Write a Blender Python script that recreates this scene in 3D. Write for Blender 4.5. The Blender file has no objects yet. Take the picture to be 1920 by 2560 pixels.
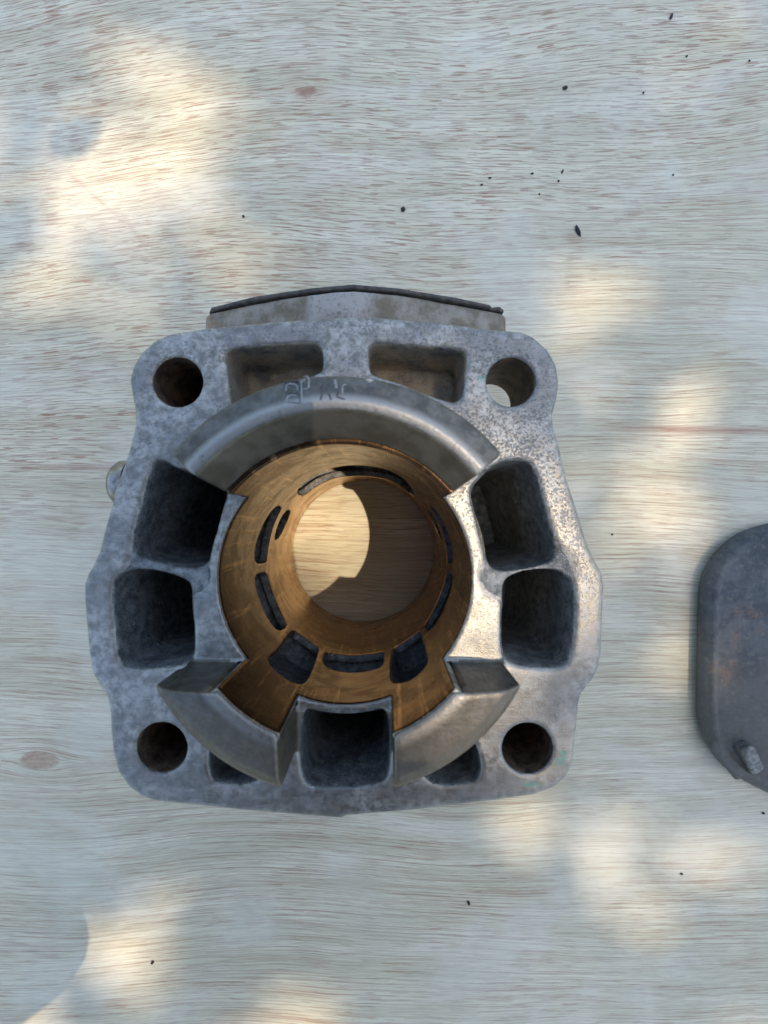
import bpy, math, random
import numpy as np
from mathutils import Vector, Matrix
random.seed(7)
rng = np.random.default_rng(7)
C = bpy.context.scene.collection
MM = 0.001

# ------------------------------------------------------------------ camera
CAM_H = 178.0                     # lens height above the plywood, mm
PX = 6.2                          # photo pixels per mm on the plywood
VX, VY = 965.2, 1293.8            # foot of the camera in the photograph
cam_d = bpy.data.cameras.new('camera')
cam = bpy.data.objects.new('camera', cam_d); C.objects.link(cam)
cam.location = (0, 0, CAM_H * MM)
cam_d.sensor_fit = 'VERTICAL'; cam_d.sensor_height = 24; cam_d.sensor_width = 18
cam_d.lens = 24 * PX * CAM_H / 2560
cam_d.shift_x = (960 - VX) / 2560; cam_d.shift_y = (VY - 1280) / 2560
cam_d.clip_start = 0.0005; cam_d.clip_end = 100
cam_d.dof.use_dof = True; cam_d.dof.focus_distance = 0.142; cam_d.dof.aperture_fstop = 13.0
bpy.context.scene.camera = cam

# ------------------------------------------------------------------ light
SUN = Vector((0.322, -0.080, 1.0)).normalized()      # towards the sun
w = bpy.data.worlds.new('World'); bpy.context.scene.world = w; w.use_nodes = True
nt = w.node_tree; bg = nt.nodes['Background']
sky = nt.nodes.new('ShaderNodeTexSky'); sky.sky_type = 'NISHITA'; sky.sun_disc = False
sky.sun_elevation = math.asin(SUN.z); sky.sun_rotation = math.atan2(SUN.x, SUN.y)
sky.air_density = 1.0; sky.dust_density = 1.5
nt.links.new(sky.outputs[0], bg.inputs[0]); bg.inputs[1].default_value = 0.15
sun_d = bpy.data.lights.new('sun', 'SUN'); sun_d.energy = 2.0; sun_d.angle = math.radians(0.55)
sun_d.color = (1.0, 0.81, 0.62)
sun = bpy.data.objects.new('sun', sun_d); C.objects.link(sun)
sun.rotation_euler = (-SUN).to_track_quat('-Z', 'Y').to_euler()
vs = bpy.context.scene.view_settings
vs.view_transform = 'Standard'; vs.look = 'None'; vs.gamma = 1.0; vs.exposure = 1.08
cy = bpy.context.scene.cycles; cy.max_bounces = 16; cy.diffuse_bounces = 8; cy.glossy_bounces = 8; cy.sample_clamp_indirect = 6.0

# ------------------------------------------------------------------ helpers
def bw(px, py, z=0.0):
    """world mm of a photo pixel for a surface at height z"""
    s = PX * CAM_H / (CAM_H - z)
    return ((px - VX) / s, (VY - py) / s)

def tag(o, label=None, cat=None, group=None, kind=None):
    for k, v in (('label', label), ('category', cat), ('group', group), ('kind', kind)):
        if v: o[k] = v
    return o

def empty(name, loc):
    o = bpy.data.objects.new(name, None); C.objects.link(o); o.location = loc
    o.empty_display_size = 0.01
    return o

def mesh_np(name, V, F, mats, parent=None, smooth=True, mi=None):
    """quads or tris from arrays (mm) -> object"""
    me = bpy.data.meshes.new(name); V = np.asarray(V, np.float32) * MM; F = np.asarray(F, np.int32)
    n, k = F.shape
    me.vertices.add(len(V)); me.vertices.foreach_set('co', V.ravel())
    me.loops.add(n * k); me.loops.foreach_set('vertex_index', F.ravel())
    me.polygons.add(n); me.polygons.foreach_set('loop_start', np.arange(0, n * k, k, dtype=np.int32))
    me.polygons.foreach_set('loop_total', np.full(n, k, np.int32))
    for m in (mats if isinstance(mats, (list, tuple)) else [mats]): me.materials.append(m)
    if mi is not None: me.polygons.foreach_set('material_index', np.asarray(mi, np.int32))
    me.polygons.foreach_set('use_smooth', np.full(n, smooth, bool))
    me.update(calc_edges=True); me.validate()
    o = bpy.data.objects.new(name, me); C.objects.link(o)
    if parent: o.parent = parent
    return o

def poly_sdf(X, Y, P):
    """signed distance to polygon P (negative inside)"""
    P = np.asarray(P, np.float32); d = np.full(X.shape, 1e9, np.float32); s = np.ones(X.shape, np.float32)
    n = len(P)
    for i in range(n):
        a = P[i]; b = P[i - 1]; ex, ey = b - a
        wx = X - a[0]; wy = Y - a[1]
        t = np.clip((wx * ex + wy * ey) / (ex * ex + ey * ey + 1e-9), 0, 1)
        d = np.minimum(d, (wx - ex * t) ** 2 + (wy - ey * t) ** 2)
        c1 = Y >= a[1]; c2 = Y < b[1]; c3 = ex * wy > ey * wx
        s = np.where((c1 & c2 & c3) | (~c1 & ~c2 & ~c3), -s, s)
    return s * np.sqrt(d)

def smooth_poly(P, it=2):
    P = [tuple(p) for p in P]
    for _ in range(it):
        Q = []
        for i in range(len(P)):
            a = P[i]; b = P[(i + 1) % len(P)]
            Q += [(a[0] * .75 + b[0] * .25, a[1] * .75 + b[1] * .25), (a[0] * .25 + b[0] * .75, a[1] * .25 + b[1] * .75)]
        P = Q
    return P

def smin(a, b, k):
    h = np.maximum(k - np.abs(a - b), 0) / k
    return np.minimum(a, b) - h * h * k * .25
def smax(a, b, k): return -smin(-a, -b, k)

def nets(S, org, h):
    """surface nets: S[x,y,z] grid, returns verts, quads"""
    nx, ny, nz = S.shape; N = S < 0
    cnt = np.zeros((nx - 1, ny - 1, nz - 1), np.int8)
    offs = [(i, j, k) for i in (0, 1) for j in (0, 1) for k in (0, 1)]
    for i, j, k in offs: cnt += N[i:nx - 1 + i, j:ny - 1 + j, k:nz - 1 + k]
    act = (cnt > 0) & (cnt < 8)
    idx = np.argwhere(act); ids = np.full(act.shape, -1, np.int32); ids[act] = np.arange(len(idx))
    I, J, K = idx.T
    vals = {o: S[I + o[0], J + o[1], K + o[2]] for o in offs}
    acc = np.zeros((len(idx), 3), np.float32); num = np.zeros(len(idx), np.float32)
    for a in offs:
        for ax in range(3):
            if a[ax]: continue
            b = list(a); b[ax] = 1; b = tuple(b)
            va, vb = vals[a], vals[b]; m = (va < 0) != (vb < 0)
            t = np.where(m, va / np.where(m, va - vb, 1), 0)
            p = np.array(a, np.float32)[None] + np.zeros((len(idx), 1), np.float32); p[:, ax] = t
            acc += p * m[:, None]; num += m
    V = (idx + acc / num[:, None]) * np.asarray(h) + np.asarray(org)
    Q = []
    for ax in range(3):
        sl0 = [slice(None)] * 3; sl1 = [slice(None)] * 3; sl0[ax] = slice(0, -1); sl1[ax] = slice(1, None)
        A = N[tuple(sl0)]; B = N[tuple(sl1)]; e = np.argwhere(A != B)
        u, v = (ax + 1) % 3, (ax + 2) % 3
        ok = (e[:, u] > 0) & (e[:, v] > 0) & (e[:, u] < S.shape[u] - 1) & (e[:, v] < S.shape[v] - 1)
        e = e[ok]; flip = A[tuple(e.T)]
        du = np.zeros(3, int); du[u] = 1; dv = np.zeros(3, int); dv[v] = 1
        g = lambda q: ids[tuple(q.T)]
        q = np.stack([g(e - du - dv), g(e - dv), g(e), g(e - du)], 1)
        q[~flip] = q[~flip][:, ::-1]
        Q.append(q)
    Q = np.concatenate(Q); Q = Q[(Q >= 0).all(1)]
    return V, Q

def face_info(V, Q):
    c = V[Q].mean(1); n = np.cross(V[Q[:, 2]] - V[Q[:, 0]], V[Q[:, 3]] - V[Q[:, 1]])
    n /= np.linalg.norm(n, axis=1)[:, None] + 1e-9
    return c, n

# ------------------------------------------------------------------ materials
class NT:
    def __init__(s, name):
        s.m = bpy.data.materials.new(name); s.m.use_nodes = True; s.t = s.m.node_tree
        s.b = s.t.nodes['Principled BSDF']
        tc = s.t.nodes.new('ShaderNodeTexCoord'); s.co = s.vmul(tc.outputs['Object'], (1000,) * 3)   # millimetres
    def n(s, k): return s.t.nodes.new(k)
    def put(s, sock, v):
        if isinstance(v, bpy.types.NodeSocket): s.t.links.new(v, sock)
        elif v is not None:
            try: sock.default_value = v
            except Exception: sock.default_value = (*v, 1)
    def vmul(s, a, b):
        x = s.n('ShaderNodeVectorMath'); x.operation = 'MULTIPLY'; s.put(x.inputs[0], a); s.put(x.inputs[1], b); return x.outputs[0]
    def vadd(s, a, b):
        x = s.n('ShaderNodeVectorMath'); x.operation = 'ADD'; s.put(x.inputs[0], a); s.put(x.inputs[1], b); return x.outputs[0]
    def math(s, op, a, b=None, c=None, clamp=False):
        x = s.n('ShaderNodeMath'); x.operation = op; x.use_clamp = clamp
        for i, v in enumerate((a, b, c)):
            if v is not None: s.put(x.inputs[i], v)
        return x.outputs[0]
    def sep(s, v=None):
        x = s.n('ShaderNodeSeparateXYZ'); s.put(x.inputs[0], v or s.co); return x.outputs
    def comb(s, a, b, c=0.0):
        x = s.n('ShaderNodeCombineXYZ')
        for i, v in enumerate((a, b, c)): s.put(x.inputs[i], v)
        return x.outputs[0]
    def noise(s, vec=None, scale=1.0, detail=2.0, rough=.5, dist=0.0):
        x = s.n('ShaderNodeTexNoise'); s.put(x.inputs['Vector'], vec or s.co); x.inputs['Scale'].default_value = scale
        x.inputs['Detail'].default_value = detail; x.inputs['Roughness'].default_value = rough
        x.inputs['Distortion'].default_value = dist; return x.outputs['Fac']
    def vor(s, vec=None, scale=1.0, feature='F1'):
        x = s.n('ShaderNodeTexVoronoi'); x.feature = feature; s.put(x.inputs['Vector'], vec or s.co); x.inputs['Scale'].default_value = scale
        return x.outputs['Distance']
    def rng(s, v, a, b, c=0.0, d=1.0, smooth=True):
        x = s.n('ShaderNodeMapRange'); x.interpolation_type = 'SMOOTHSTEP' if smooth else 'LINEAR'
        s.put(x.inputs[0], v)
        for i, q in enumerate((a, b, c, d)): s.put(x.inputs[i + 1], q)
        return x.outputs[0]
    def mix(s, f, a, b):
        x = s.n('ShaderNodeMix'); x.data_type = 'RGBA'; s.put(x.inputs[0], f); s.put(x.inputs[6], a); s.put(x.inputs[7], b); return x.outputs[2]
    def bump(s, h, dist, strength=1.0, nrm=None):
        x = s.n('ShaderNodeBump'); x.inputs['Strength'].default_value = strength; x.inputs['Distance'].default_value = dist * MM
        s.put(x.inputs['Height'], h)
        if nrm: s.put(x.inputs['Normal'], nrm)
        return x.outputs[0]
    def blob(s, x, y, cx, cy, ax, ay, rot=0.0):
        """gaussian patch round (cx, cy)"""
        dx = s.math('SUBTRACT', x, cx); dy = s.math('SUBTRACT', y, cy)
        if rot:
            c, q = math.cos(rot), math.sin(rot)
            dx, dy = (s.math('ADD', s.math('MULTIPLY', dx, c), s.math('MULTIPLY', dy, q)),
                      s.math('SUBTRACT', s.math('MULTIPLY', dy, c), s.math('MULTIPLY', dx, q)))
        dx = s.math('DIVIDE', dx, ax); dy = s.math('DIVIDE', dy, ay)
        r = s.math('ADD', s.math('MULTIPLY', dx, dx), s.math('MULTIPLY', dy, dy))
        return s.math('EXPONENT', s.math('MULTIPLY', r, -1.0))
    def edge(s, lo=.53, hi=.60):
        x = s.n('ShaderNodeNewGeometry'); return s.rng(x.outputs['Pointiness'], lo, hi)
    def done(s, col=None, rough=None, metal=None, nrm=None, spec=None):
        s.put(s.b.inputs['Base Color'], col); s.put(s.b.inputs['Roughness'], rough); s.put(s.b.inputs['Metallic'], metal)
        if nrm: s.put(s.b.inputs['Normal'], nrm)
        if spec is not None: s.b.inputs['Specular IOR Level'].default_value = spec
        return s.m

def mat_wood():
    t = NT('plywood_veneer'); x, y, z = t.sep()
    # slow waviness of the grain, and two knots the lines flow round
    big = t.noise(t.vmul(t.co, (.005, .0075, 0)), 1, 1.5, .45)
    tilt = t.math('MULTIPLY', t.math('MULTIPLY', x, t.rng(y, 60, 210, 0.0, -0.16)), t.rng(x, -200, 20, 1.0, 0.15))
    y1 = t.math('ADD', y, t.math('MULTIPLY', t.math('SUBTRACT', big, .5), 34))
    y1 = t.math('ADD', y1, tilt)
    med = t.noise(t.vmul(t.co, (.03, .06, 0)), 1, 2, .5)
    y1 = t.math('ADD', y1, t.math('MULTIPLY', t.math('SUBTRACT', med, .5), 1.5))
    knots = [bw(98, 1902) + (15, 6.5, .9), bw(768, 229) + (13, 5, .85)]
    kcol = None
    for kx, ky, ax, ay, A in knots:
        g = t.blob(x, y, kx, ky, ax, ay)
        y1 = t.math('SUBTRACT', y1, t.math('MULTIPLY', t.math('SUBTRACT', y, ky), t.math('MULTIPLY', g, A)))
    V1 = t.comb(x, y1)
    # base tone, growth bands
    band = t.noise(t.vmul(V1, (.010, .11, 1)), 1, 4, .6)
    fine = t.noise(t.vmul(V1, (.05, 1.1, 1)), 1, 3, .65)
    col = t.mix(t.rng(band, .30, .72), (.58, .55, .375), (.745, .71, .525))
    col = t.mix(t.rng(fine, .42, .75, 0, .35), col, (.50, .40, .26))
    thr = t.noise(t.vadd(t.vmul(V1, (.010, 2.0, 1)), (77, 3, 0)), 1, 2, .5)
    thr2 = t.noise(t.vadd(t.vmul(V1, (.013, 1.15, 1)), (17, 93, 0)), 1, 2, .5)
    col = t.mix(t.rng(thr, .54, .66, 0, .45), col, (.42, .29, .18))
    col = t.mix(t.rng(thr2, .56, .64, 0, .38), col, (.36, .22, .14))
    # short open pores in the upper left, long threads elsewhere
    d1 = t.noise(t.vmul(V1, (.085, 2.1, 1)), 1, 1.0, .4)
    d1b = t.noise(t.vadd(t.vmul(V1, (.11, 1.95, 1)), (31.3, 7.7, 0)), 1, 1.0, .4)
    d2 = t.noise(t.vmul(V1, (.013, 2.0, 1)), 1, 1.3, .45)
    d2b = t.noise(t.vadd(t.vmul(V1, (.022, 1.8, 1)), (11.3, 57.7, 0)), 1, 1.3, .45)
    short = t.math('MAXIMUM', t.rng(d1, .60, .635), t.rng(d1b, .61, .645))
    long_ = t.math('MAXIMUM', t.rng(d2, .60, .68), t.rng(d2b, .61, .69))
    where = t.rng(t.math('ADD', t.math('ADD', t.math('MULTIPLY', x, -.5), y), t.math('MULTIPLY', big, 40)), 45, 150)
    pores = t.math('ADD', t.math('MULTIPLY', short, t.rng(where, 0, 1, .45, 1, False)), t.math('MULTIPLY', long_, t.rng(where, 0, 1, .62, .3, False)), clamp=True)
    tone = t.noise(t.vmul(V1, (.02, .25, 1)), 1, 2, .5)
    pc = t.mix(t.rng(tone, .35, .65), (.21, .08, .055), (.32, .15, .085))
    col = t.mix(t.math('MULTIPLY', pores, t.rng(tone, .3, .7, .5, .85)), col, pc)
    # mineral streaks
    for px, py, ax, ay, rot, k in ((190, 1168, 26, .9, 0, .75), (270, 1172, 14, .9, 0, .6), (1840, 1076, 34, 1.3, -.01, .8), (1640, 1069, 22, .8, -.01, .5), (225, 480, 20, .9, -.72, .5), (330, 570, 9, 1.0, -1.0, .4), (60, 370, 14, .7, -.3, .35), (400, 500, 14, 3.0, -.6, .25)):
        cx, cy = bw(px, py); g = t.blob(x, y, cx, cy, ax, ay, rot)
        rag = t.rng(fine, .3, .7, .55, 1.0)
        col = t.mix(t.math('MULTIPLY', g, t.math('MULTIPLY', rag, k)), col, (.34, .15, .10))
    # knot hearts
    rag = t.noise(t.vmul(t.co, (.35, .9, 0)), 1, 4, .65)
    kx, ky = bw(98, 1902); g = t.blob(x, y, kx, ky, 7.6, 3.6)
    col = t.mix(t.rng(t.math('ADD', g, t.math('MULTIPLY', t.math('SUBTRACT', rag, .5), .45)), .28, .55, 0, .85), col, t.mix(t.rng(rag, .35, .65), (.50, .34, .22), (.33, .20, .13)))
    ring = t.math('MULTIPLY', t.rng(g, .26, .36), t.rng(g, .36, .50, 1, 0))
    col = t.mix(t.math('MULTIPLY', ring, .2), col, (.30, .20, .13))
    kx, ky = bw(768, 229); g = t.blob(x, y, kx, ky, 6.0, 2.6, .1)
    col = t.mix(t.rng(t.math('ADD', g, t.math('MULTIPLY', t.math('SUBTRACT', rag, .5), 1.4)), .25, .95, 0, .9), col, (.26, .14, .085))
    g2 = t.blob(x, y, kx + 1.5, ky - 1.0, 11.0, 4.2, -.15)
    col = t.mix(t.math('MULTIPLY', g2, .35), col, (.44, .26, .17))
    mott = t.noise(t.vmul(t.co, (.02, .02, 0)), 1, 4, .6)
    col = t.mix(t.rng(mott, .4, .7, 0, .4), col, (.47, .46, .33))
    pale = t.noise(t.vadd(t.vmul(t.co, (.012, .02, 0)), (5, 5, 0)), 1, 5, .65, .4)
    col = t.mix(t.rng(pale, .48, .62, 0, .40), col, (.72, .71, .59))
    h = t.math('SUBTRACT', t.math('MULTIPLY', fine, .35), pores)
    return t.done(col, t.rng(fine, .3, .7, .55, .7), 0.0, t.bump(h, .09, .8), .35)

def mat_machined():
    t = NT('machined_aluminium'); x, y, z = t.sep()
    a = t.noise(None, .55, 5, .62); b = t.noise(None, .12, 3, .5)
    col = t.mix(t.rng(a, .33, .68), (.22, .217, .185), (.49, .48, .43))
    col = t.mix(t.rng(b, .42, .62, 0, .6), col, (.19, .19, .175))
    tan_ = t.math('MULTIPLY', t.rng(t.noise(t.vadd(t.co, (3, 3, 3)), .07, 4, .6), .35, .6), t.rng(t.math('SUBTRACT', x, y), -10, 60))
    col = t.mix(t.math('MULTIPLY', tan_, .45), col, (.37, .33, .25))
    scr = t.noise(t.vmul(t.vadd(t.co, (0, 0, 0)), (.25, 3.0, 1)), 1, 3, .6)
    col = t.mix(t.rng(scr, .60, .70, 0, .35), col, (.60, .60, .58))
    # pitting: strongest on the upper part of the face
    up = t.rng(y, -25, 40, .08, 1)
    sp = t.noise(None, 1.7, 3.5, .7); msk = t.noise(t.vadd(t.co, (40, 9, 3)), .16, 3, .6)
    spots = t.math('MULTIPLY', t.rng(t.math('ADD', sp, t.math('MULTIPLY', msk, .3)), .66, .80), up)
    col = t.mix(t.math('MULTIPLY', spots, .42), col, (.12, .135, .15))
    blot = t.math('MULTIPLY', t.rng(t.noise(t.vadd(t.co, (4, 19, 3)), .32, 4, .65), .56, .64), up)
    col = t.mix(t.math('MULTIPLY', blot, .35), col, (.27, .29, .32))
    # traces of green sealant
    gn = t.noise(None, .8, 3, .7)
    gsum = None
    for px, py, ax, ay in ((1398, 1902, 1.6, 1.2), (1405, 1893, 1.2, 2.0), (1320, 1959, 2.6, .8), (1205, 945, .9, .8), (1345, 1960, 1.2, .6)):
        wx, wy = bw(px, py, 80.7); g = t.blob(x, y, wx + 9.15, wy + 13.4, ax, ay)
        gsum = g if gsum is None else t.math('MAXIMUM', gsum, g)
    col = t.mix(t.rng(t.math('MULTIPLY', gsum, t.rng(gn, .3, .65)), .2, .5, 0, .55), col, (.12, .36, .28))
    ed = t.math('MULTIPLY', t.edge(), t.rng(b, .35, .6, .4, 1))
    col = t.mix(t.math('MULTIPLY', ed, .3), col, (.72, .72, .70))
    r = t.rng(a, .3, .7, .32, .54)
    r = t.math('SUBTRACT', r, t.math('MULTIPLY', ed, .12))
    r = t.math('ADD', r, t.math('MULTIPLY', spots, .2))
    h = t.math('SUBTRACT', t.noise(None, 2.6, 4, .65), t.math('MULTIPLY', spots, .9))
    return t.done(col, r, .74, t.bump(h, .10, .8))

def mat_skirt():
    t = NT('worn_skirt_aluminium'); x, y, z = t.sep()
    a = t.noise(None, .35, 5, .65); b = t.noise(t.vmul(t.co, (1, 1, .25)), 1.2, 4, .7)
    col = t.mix(t.rng(a, .35, .66), (.085, .088, .08), (.165, .165, .15))
    col = t.mix(t.rng(b, .52, .75, 0, .5), col, (.12, .11, .09))
    # highlight along the skirt ridge, painted into the colour
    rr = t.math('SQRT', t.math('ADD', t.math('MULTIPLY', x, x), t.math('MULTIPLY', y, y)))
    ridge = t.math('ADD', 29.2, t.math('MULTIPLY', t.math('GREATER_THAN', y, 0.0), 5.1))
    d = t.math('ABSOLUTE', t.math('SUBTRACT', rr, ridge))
    ridge_glint = t.math('MULTIPLY', t.rng(t.math('ADD', d, t.math('MULTIPLY', a, 1.2)), .9, 2.6, 1, 0), t.math('GREATER_THAN', z, 94.5))
    col = t.mix(t.math('MULTIPLY', ridge_glint, .8), col, (.42, .42, .39))
    col = t.mix(t.math('MULTIPLY', t.rng(y, -10, -30), .6), col, (.19, .155, .105))
    col = t.mix(t.rng(t.noise(t.vadd(t.co, (7, 7, 7)), .5, 5, .7), .55, .68, 0, .45), col, (.13, .095, .06))
    ed = t.math('MULTIPLY', t.edge(), t.rng(a, .35, .6, .3, 1)); col = t.mix(t.math('MULTIPLY', ed, .8), col, (.58, .57, .53))
    return t.done(col, t.rng(b, .3, .7, .38, .58), .72, t.bump(t.noise(None, 1.1, 5, .7), .16, .9))

def mat_cast():
    t = NT('oily_cast_aluminium'); x, y, z = t.sep()
    a = t.noise(None, .45, 5, .65); g = t.noise(None, 1.9, 4, .7)
    col = t.mix(t.rng(a, .3, .7), (.11, .12, .115), (.35, .36, .345))
    brown = t.math('MULTIPLY', t.rng(t.noise(t.vadd(t.co, (8, 2, 5)), .09, 4, .6), .38, .58), t.rng(y, 24, 34))
    col = t.mix(t.math('MULTIPLY', brown, .8), col, (.62, .53, .39))
    ed = t.edge(); col = t.mix(t.math('MULTIPLY', ed, .8), col, (.55, .55, .53))
    return t.done(col, t.rng(g, .3, .7, .24, .46), .55, t.bump(g, .5, 1.0))

def mat_liner():
    t = NT('honed_bore'); x, y, z = t.sep()
    th = t.math('ARCTAN2', y, x)
    L = t.comb(t.math('MULTIPLY', th, 28.0), z, 0.0)
    a = t.noise(t.vmul(L, (.07, .12, 1)), 1, 5, .6); s1 = t.noise(t.vmul(L, (.15, 1.8, 1)), 1, 4, .6)
    vert = t.noise(t.vmul(L, (1.4, .05, 1)), 1, 4, .6)
    col = t.mix(t.rng(a, .32, .68), (.15, .082, .035), (.30, .185, .085))
    col = t.mix(t.rng(vert, .52, .72, 0, .40), col, (.26, .13, .045))
    bore_shade = t.math('MULTIPLY', t.rng(t.math('ADD', z, t.math('MULTIPLY', x, -.5)), 44, 74), t.rng(t.noise(t.vmul(L, (.05, .08, 1)), 1, 5, .65), .30, .50))  # shade of the bore's upper left, painted in as ragged dark blotches
    col = t.mix(t.math('MULTIPLY', bore_shade, .8), col, (.075, .045, .025))
    blo = t.noise(t.vmul(L, (.11, .16, 1)), 1, 6, .68, .6)
    col = t.mix(t.rng(blo, .48, .62, 0, .62), col, (.10, .055, .028))
    drip = t.noise(t.vadd(t.vmul(L, (.55, .035, 1)), (9, 3, 0)), 1, 5, .7)
    col = t.mix(t.rng(drip, .54, .66, 0, .6), col, (.60, .40, .20))
    low = t.rng(z, 46, 16)  # lower bore painted brighter to stand for the light bounced there
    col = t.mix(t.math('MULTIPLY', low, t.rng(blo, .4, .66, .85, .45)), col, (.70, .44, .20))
    h1 = t.noise(t.vmul(t.comb(t.math('ADD', t.math('MULTIPLY', th, 28.0), z), t.math('SUBTRACT', z, t.math('MULTIPLY', th, 28.0))), (.05, 3.2, 1)), 1, 2, .6)
    h2 = t.noise(t.vmul(t.comb(t.math('ADD', t.math('MULTIPLY', th, 28.0), z), t.math('SUBTRACT', z, t.math('MULTIPLY', th, 28.0))), (3.2, .05, 1)), 1, 2, .6)
    s1 = t.math('ADD', t.math('MULTIPLY', s1, .5), t.math('ADD', h1, h2))
    return t.done(col, t.rng(blo, .3, .7, .16, .36), .9, t.bump(t.math('ADD', s1, t.math('MULTIPLY', vert, .7)), .03, .6))

def mat_dirty():
    t = NT('dirty_aluminium')
    a = t.noise(None, .16, 5, .65); b = t.noise(None, .8, 5, .7)
    col = t.mix(t.rng(a, .36, .62), (.17, .145, .10), (.30, .275, .225))
    xx, yy, zz = t.sep(); col = t.mix(t.rng(t.blob(xx, zz, -3.0, 54.0, 11.0, 5.0), .35, .6, 0, .8), col, (.42, .41, .38))
    col = t.mix(t.rng(b, .52, .68, 0, .6), col, (.13, .105, .075))
    col = t.mix(t.rng(t.noise(t.vadd(t.co, (5, 5, 9)), .25, 3, .6), .60, .70, 0, .6), col, (.30, .17, .07))
    return t.done(col, .62, .2, t.bump(b, .35, 1.0))

def mat_simple(name, c1, c2, scale, rough, metal=0.0, bump=.1):
    t = NT(name); a = t.noise(None, scale, 4, .6)
    return t.done(t.mix(t.rng(a, .35, .65), c1, c2), rough, metal, t.bump(t.noise(None, scale * 4, 4, .6), bump, .8))

def mat_cover():
    t = NT('painted_grey_metal'); x, y, z = t.sep()
    a = t.noise(None, .07, 5, .62); b = t.noise(None, .5, 5, .7)
    col = t.mix(t.rng(a, .35, .65), (.05, .062, .068), (.095, .107, .11))
    col = t.mix(t.rng(b, .50, .68, 0, .7), col, (.16, .16, .14))
    col = t.mix(t.rng(t.noise(t.vadd(t.co, (9, 1, 2)), .22, 5, .7), .5, .66, 0, .6), col, (.035, .04, .042))
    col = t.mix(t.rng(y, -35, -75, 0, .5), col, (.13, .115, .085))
    rust = None
    for px, py, ax, ay in ((1862, 1532, 7, 3.2), (1838, 1600, 2.2, 4.0), (1895, 1572, 3, 2), (1815, 1688, 3.6, 5), (1786, 1668, 2, 3), (1760, 1590, 2, 8), (1830, 1655, 2, 2)):
        wx, wy = bw(px, py, 8); g = t.blob(x, y, wx, wy, ax, ay); rust = g if rust is None else t.math('MAXIMUM', rust, g)
    rag = t.noise(None, .65, 5, .75)
    k = t.rng(t.math('MULTIPLY', rust, t.rng(rag, .38, .62)), .15, .60, 0, .36)
    col = t.mix(k, col, (.24, .125, .06))
    return t.done(col, .6, 0.0, t.bump(b, .3, .9), .35)

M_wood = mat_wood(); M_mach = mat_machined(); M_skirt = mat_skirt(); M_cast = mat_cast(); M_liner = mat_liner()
M_dirty = mat_dirty(); M_cover = mat_cover()
M_gasket = mat_simple('gasket_fibre', (.045, .045, .045), (.10, .09, .075), .5, .8)
M_bolt = mat_simple('zinc_plate', (.20, .18, .14), (.36, .35, .32), .4, .32, .9, .05)
M_stamp = mat_simple('stamped_recess', (.05, .05, .055), (.10, .10, .10), .8, .6)
M_burr = mat_simple('raised_burr', (.25, .26, .26), (.34, .35, .35), .8, .5, .7)
M_crumb = mat_simple('carbon_crumb', (.012, .012, .014), (.03, .03, .03), 2, .7)
M_chamfer = mat_simple('dark_chamfer', (.12, .105, .075), (.19, .17, .13), .2, .4, .6, .05)  # olive-brown tone stands in for the chamfer's dark reflection of the bore
M_hole = mat_simple('rusty_stud_hole', (.09, .065, .045), (.24, .17, .11), .35, .5, .5, .5)
M_phone = mat_simple('phone_black', (.02, .02, .022), (.025, .025, .025), 1, .35)
M_skin = mat_simple('skin', (.50, .30, .20), (.56, .36, .26), .1, .5)
M_sleeve = mat_simple('dark_cotton', (.035, .04, .06), (.05, .055, .08), .4, .9)
M_bark = mat_simple('bark', (.10, .07, .05), (.17, .13, .09), .1, .9)
M_tab = mat_simple('scuffed_steel', (.11, .115, .11), (.24, .24, .22), .6, .45, .6, .2)

# ------------------------------------------------------------------ setting
def box_mesh(name, x0, x1, y0, y1, z0, z1, m, parent=None):
    V = [(x, y, z) for x in (x0, x1) for y in (y0, y1) for z in (z0, z1)]
    F = [(0, 1, 3, 2), (4, 6, 7, 5), (0, 4, 5, 1), (2, 3, 7, 6), (0, 2, 6, 4), (1, 5, 7, 3)]
    return mesh_np(name, V, F, m, parent, False)
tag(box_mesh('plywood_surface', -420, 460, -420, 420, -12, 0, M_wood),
    'pale plywood sheet with fine reddish grain and two knots', None, None, 'structure')
tg = NT('ground_soil'); gnz = tg.noise(None, .004, 5, .6)
M_ground = tg.done(tg.mix(tg.rng(gnz, .4, .6), (.10, .085, .06), (.07, .10, .035)), .9, 0.0)
tag(box_mesh('ground', -15000, 15000, -15000, 15000, -760, -720, M_ground), 'bare soil and short grass below the plywood', None, None, 'structure')

# ------------------------------------------------------------------ the cylinder
AX, AY = -9.15, -13.4            # bore axis, world mm
ZF = 80.7                        # flange face
def fl(px, py, z=ZF):            # photo pixel on plane z -> mm about the bore axis
    a, b = bw(px, py, z); return (a - AX, b - AY)
cyl = empty('engine_cylinder', (AX * MM, AY * MM, 0))
tag(cyl, 'worn aluminium two-stroke engine cylinder standing base up on the plywood, with an open bronze-coloured bore', 'engine cylinder')

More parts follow.
